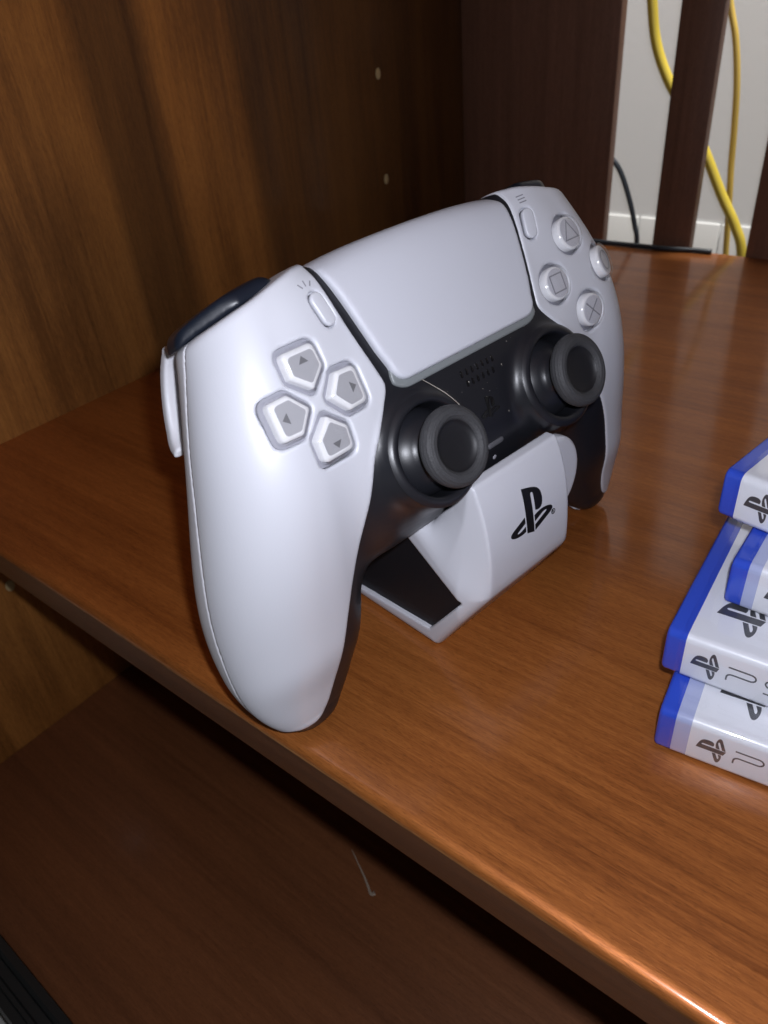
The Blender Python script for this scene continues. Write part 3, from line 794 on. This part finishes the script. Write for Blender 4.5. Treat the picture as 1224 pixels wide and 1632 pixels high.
def on_stand(V):
    V = np.array(V, float); lo = np.zeros(len(V)); hi = np.full(len(V), 24.0)
    for _ in range(30):
        mz = (lo + hi) / 2; ins = stand(V[:, 0], V[:, 1], mz) < 0
        lo = np.where(ins, mz, lo); hi = np.where(ins, hi, mz)
    return np.stack([V[:, 0], V[:, 1], lo + V[:, 2]], 1)
V3, F3 = solid2d(LV2 * .80 + [.7, 48.6], LF2, -.3, .12)
spart('printed_logo', (on_stand(V3), F3), m_ink, smooth=False)
V2, Q2 = ribbon(circ(10.6, 43.2, .8, 20), .22, True); V3, F3 = solid2d(V2, Q2, -.2, .12)
spart('registered_mark', (on_stand(V3), F3), m_ink, smooth=False)
V2, Q2 = ribbon([(10.35, 42.75), (10.35, 43.2), (10.35, 43.65), (10.7, 43.6), (10.75, 43.35), (10.4, 43.2), (10.85, 42.75)], .18); V3, F3 = solid2d(V2, Q2, -.2, .12)
spart('registered_mark', (on_stand(V3), F3), m_ink, smooth=False)

# specks of dust on the black centre
rng = np.random.default_rng(4); V = []; Fc = []
for k in range(55):
    x, y = rng.uniform(-34, 34), rng.uniform(-27, 5)
    if min(math.hypot(abs(x) - SX, y - SY), 99) < 16.5 or polysd(np.array(abs(x)), np.array(y), REG_R) < 1: continue
    z = surf_at(x, y)[0] - .45; q = rng.uniform(.05, .16); o = len(V)
    for dx, dy, dz in ((-1, -1, 0), (1, -.7, 0), (.6, 1, 0), (-.8, .8, 0), (0, 0, .9)): V.append((x + dx * q, y + dy * q * rng.uniform(.6, 1.6), z + dz * q))
    Fc += [(o, o + 1, o + 4), (o + 1, o + 2, o + 4), (o + 2, o + 3, o + 4), (o + 3, o, o + 4)]
tag(part('dust', (np.array(V), Fc), m_hair), kind='stuff')

# a stray hair lying on the black centre
hp = catmull([(-21.5, 4.9, 1.9), (-19.6, 3.4, 1.3), (-17.7, 1.6, 1.0), (-16.9, -.4, 2.4), (-17.0, -2.4, 4.6), (-17.9, -4.2, 7.2)], 6, False)
V, Fc = tube(wc(hp), .09 * U, 6)
tag(obj('stray_hair', V, Fc, m_hair), 'fine pale hair caught between touchpad and thumbstick', 'hair')

# ------------------------------------------------------------------ game cases
def glyph(ch):
    arc = lambda cx, cy, r, a0, a1: [(cx + r * math.cos(a), cy + r * math.sin(a)) for a in np.radians(np.linspace(a0, a1, 7))]
    if ch == 'P': return [[(0, 1), (.6, 1), (1.05, 1)] + arc(1.1, .75, .25, 80, -80) + [(1.05, .5), (.5, .5), (.27, .5)] + arc(.25, .25, .25, 95, 175) + [(0, .2), (0, .1), (0, 0)]]
    if ch == 'S': return [[(1.35, 1), (.7, 1), (.3, 1)] + arc(.25, .75, .25, 95, 265) + [(.3, .5), (.7, .5), (1.05, .5)] + arc(1.1, .25, .25, 85, -85) + [(1.05, 0), (.5, 0), (0, 0)]]
    return [[(1.35, 1), (.7, 1), (0, 1), (0, .75), (0, .52), (.5, .5), (1.05, .5)] + arc(1.1, .25, .25, 85, -85) + [(1.05, 0), (.5, 0), (0, 0)]]
CW, CD, CH = 178.0, 141.0, 14.9
def rcurve(r, y0, z0, a0, a1, n=6): return [(y0 + r * math.cos(a), z0 + r * math.sin(a)) for a in np.linspace(a0, a1, n)]
def case(x, y, z, ang, label, paper_x=8.5):
    base = np.array([x, y, z]) * U
    e = empty('game_case', base, label, 'game case', None)
    c, s = math.cos(ang), math.sin(ang)
    def T(P):
        P = np.asarray(P, float); return np.stack([x + P[:, 0] * c - P[:, 1] * s, y + P[:, 0] * s + P[:, 1] * c, z + P[:, 2]], 1) * U
    def add(name, V, Fc, mat, par=e, smooth=True):
        return obj(name, T(V), Fc, mat, par, smooth, base)
    # body: profile across the spine, softly rounded, swept along x with a rounded end
    r = 2.1
    prof = rcurve(r, r, r, math.pi * 1.5, math.pi, 6) + rcurve(r, r, CH - r, math.pi, math.pi / 2, 6) + [(CD, CH), (CD, 0)]
    prof = np.array(prof); n = len(prof); V = []; Fc = []
    mid = np.array([CD / 2, CH / 2])
    rings = [(0.0, .9), (.2, .4), (.6, .1), (1.1, 0.0), (CW - 1.1, 0.0), (CW - .6, .1), (CW, .9)]
    for xx, ins in rings:
        q = prof + np.stack([np.where(prof[:, 0] < CD / 2, ins, -ins), np.where(prof[:, 1] < CH / 2, ins, -ins)], 1)
        V += [(xx, a, b) for a, b in q]
    for k in range(len(rings) - 1):
        for i in range(n):
            j = (i + 1) % n; Fc.append((k * n + j, k * n + i, (k + 1) * n + i, (k + 1) * n + j))
    Fc.append(tuple(range(n))); Fc.append(tuple(range((len(rings) - 1) * n, len(rings) * n))[::-1])
    o = add('case_body', np.array(V), Fc, m_blue); flat_sharp(o, 45)
    # paper cover wraps bottom edge, spine and top face
    def wrap(x0, x1, off, ylim):
        r2 = r + off
        pr = [(ylim, -off)] + rcurve(r2, r, r, math.pi * 1.5, math.pi, 7) + rcurve(r2, r, CH - r, math.pi, math.pi / 2, 7) + [(ylim, CH + off)]
        m_ = len(pr); V = [(x0, a, b) for a, b in pr] + [(x1, a, b) for a, b in pr]
        return np.array(V), [(i + 1, i, m_ + i, m_ + i + 1) for i in range(m_ - 1)]
    V, Fc = wrap(paper_x, CW - 4, .10, CD - 4)
    pp = add('cover_paper', V, Fc, m_paper)
    if paper_x > 6.5:
        V, Fc = wrap(4.4, paper_x, .06, CD - 4); add('sleeve_edge', V, Fc, m_haze)
    V, Fc = wrap(3.6, CW - 3, .32, CD - 3)
    add('clear_sleeve', V, Fc, m_film)
    # spine print: logo turned to point to the case top, then the wordmark
    L2 = np.stack([-LV[:, 1], LV[:, 0]], 1) * .38
    V3, F3 = solid2d(L2 + [paper_x + 5.6, CH / 2 + .2], LF, .12, .22)
    add('spine_logo', np.stack([V3[:, 0], -V3[:, 2], V3[:, 1]], 1), F3, m_print, pp, False)
    gx = paper_x + 11.2
    for ch in 'PS5':
        for st_ in glyph(ch):
            q = np.array(st_) * [5.0, 4.6] + [gx, CH / 2 - 2.3]
            V2, Q2 = ribbon(q, .42); V3, F3 = solid2d(V2, Q2, .12, .22)
            add('spine_letter', np.stack([V3[:, 0], -V3[:, 2], V3[:, 1]], 1), F3, m_print, pp, False)
        gx += 9.0
    # cover print on the top face
    L2 = np.stack([-LV[:, 1], LV[:, 0]], 1) * .62
    V3, F3 = solid2d(L2 + [paper_x + 9.8, 14.5], LF, CH + .12, CH + .2)
    add('cover_logo', V3, F3, m_print, pp, False)
    return e
case(336.2, 57.2, 0.0, math.radians(7), 'blue and white game case at the very bottom of the stack', 8.3)
case(331.0, 70.2, 15.3, math.radians(3.5), 'blue and white game case second from the bottom, logo on its cover showing', 5.2)
case(339.2, 87.5, 30.6, math.radians(0.5), 'blue and white game case third from the bottom, set back from its neighbours', 7.4)
case(329.2, 104.5, 45.9, math.radians(-10), 'blue and white game case on top of the stack', 4.8)
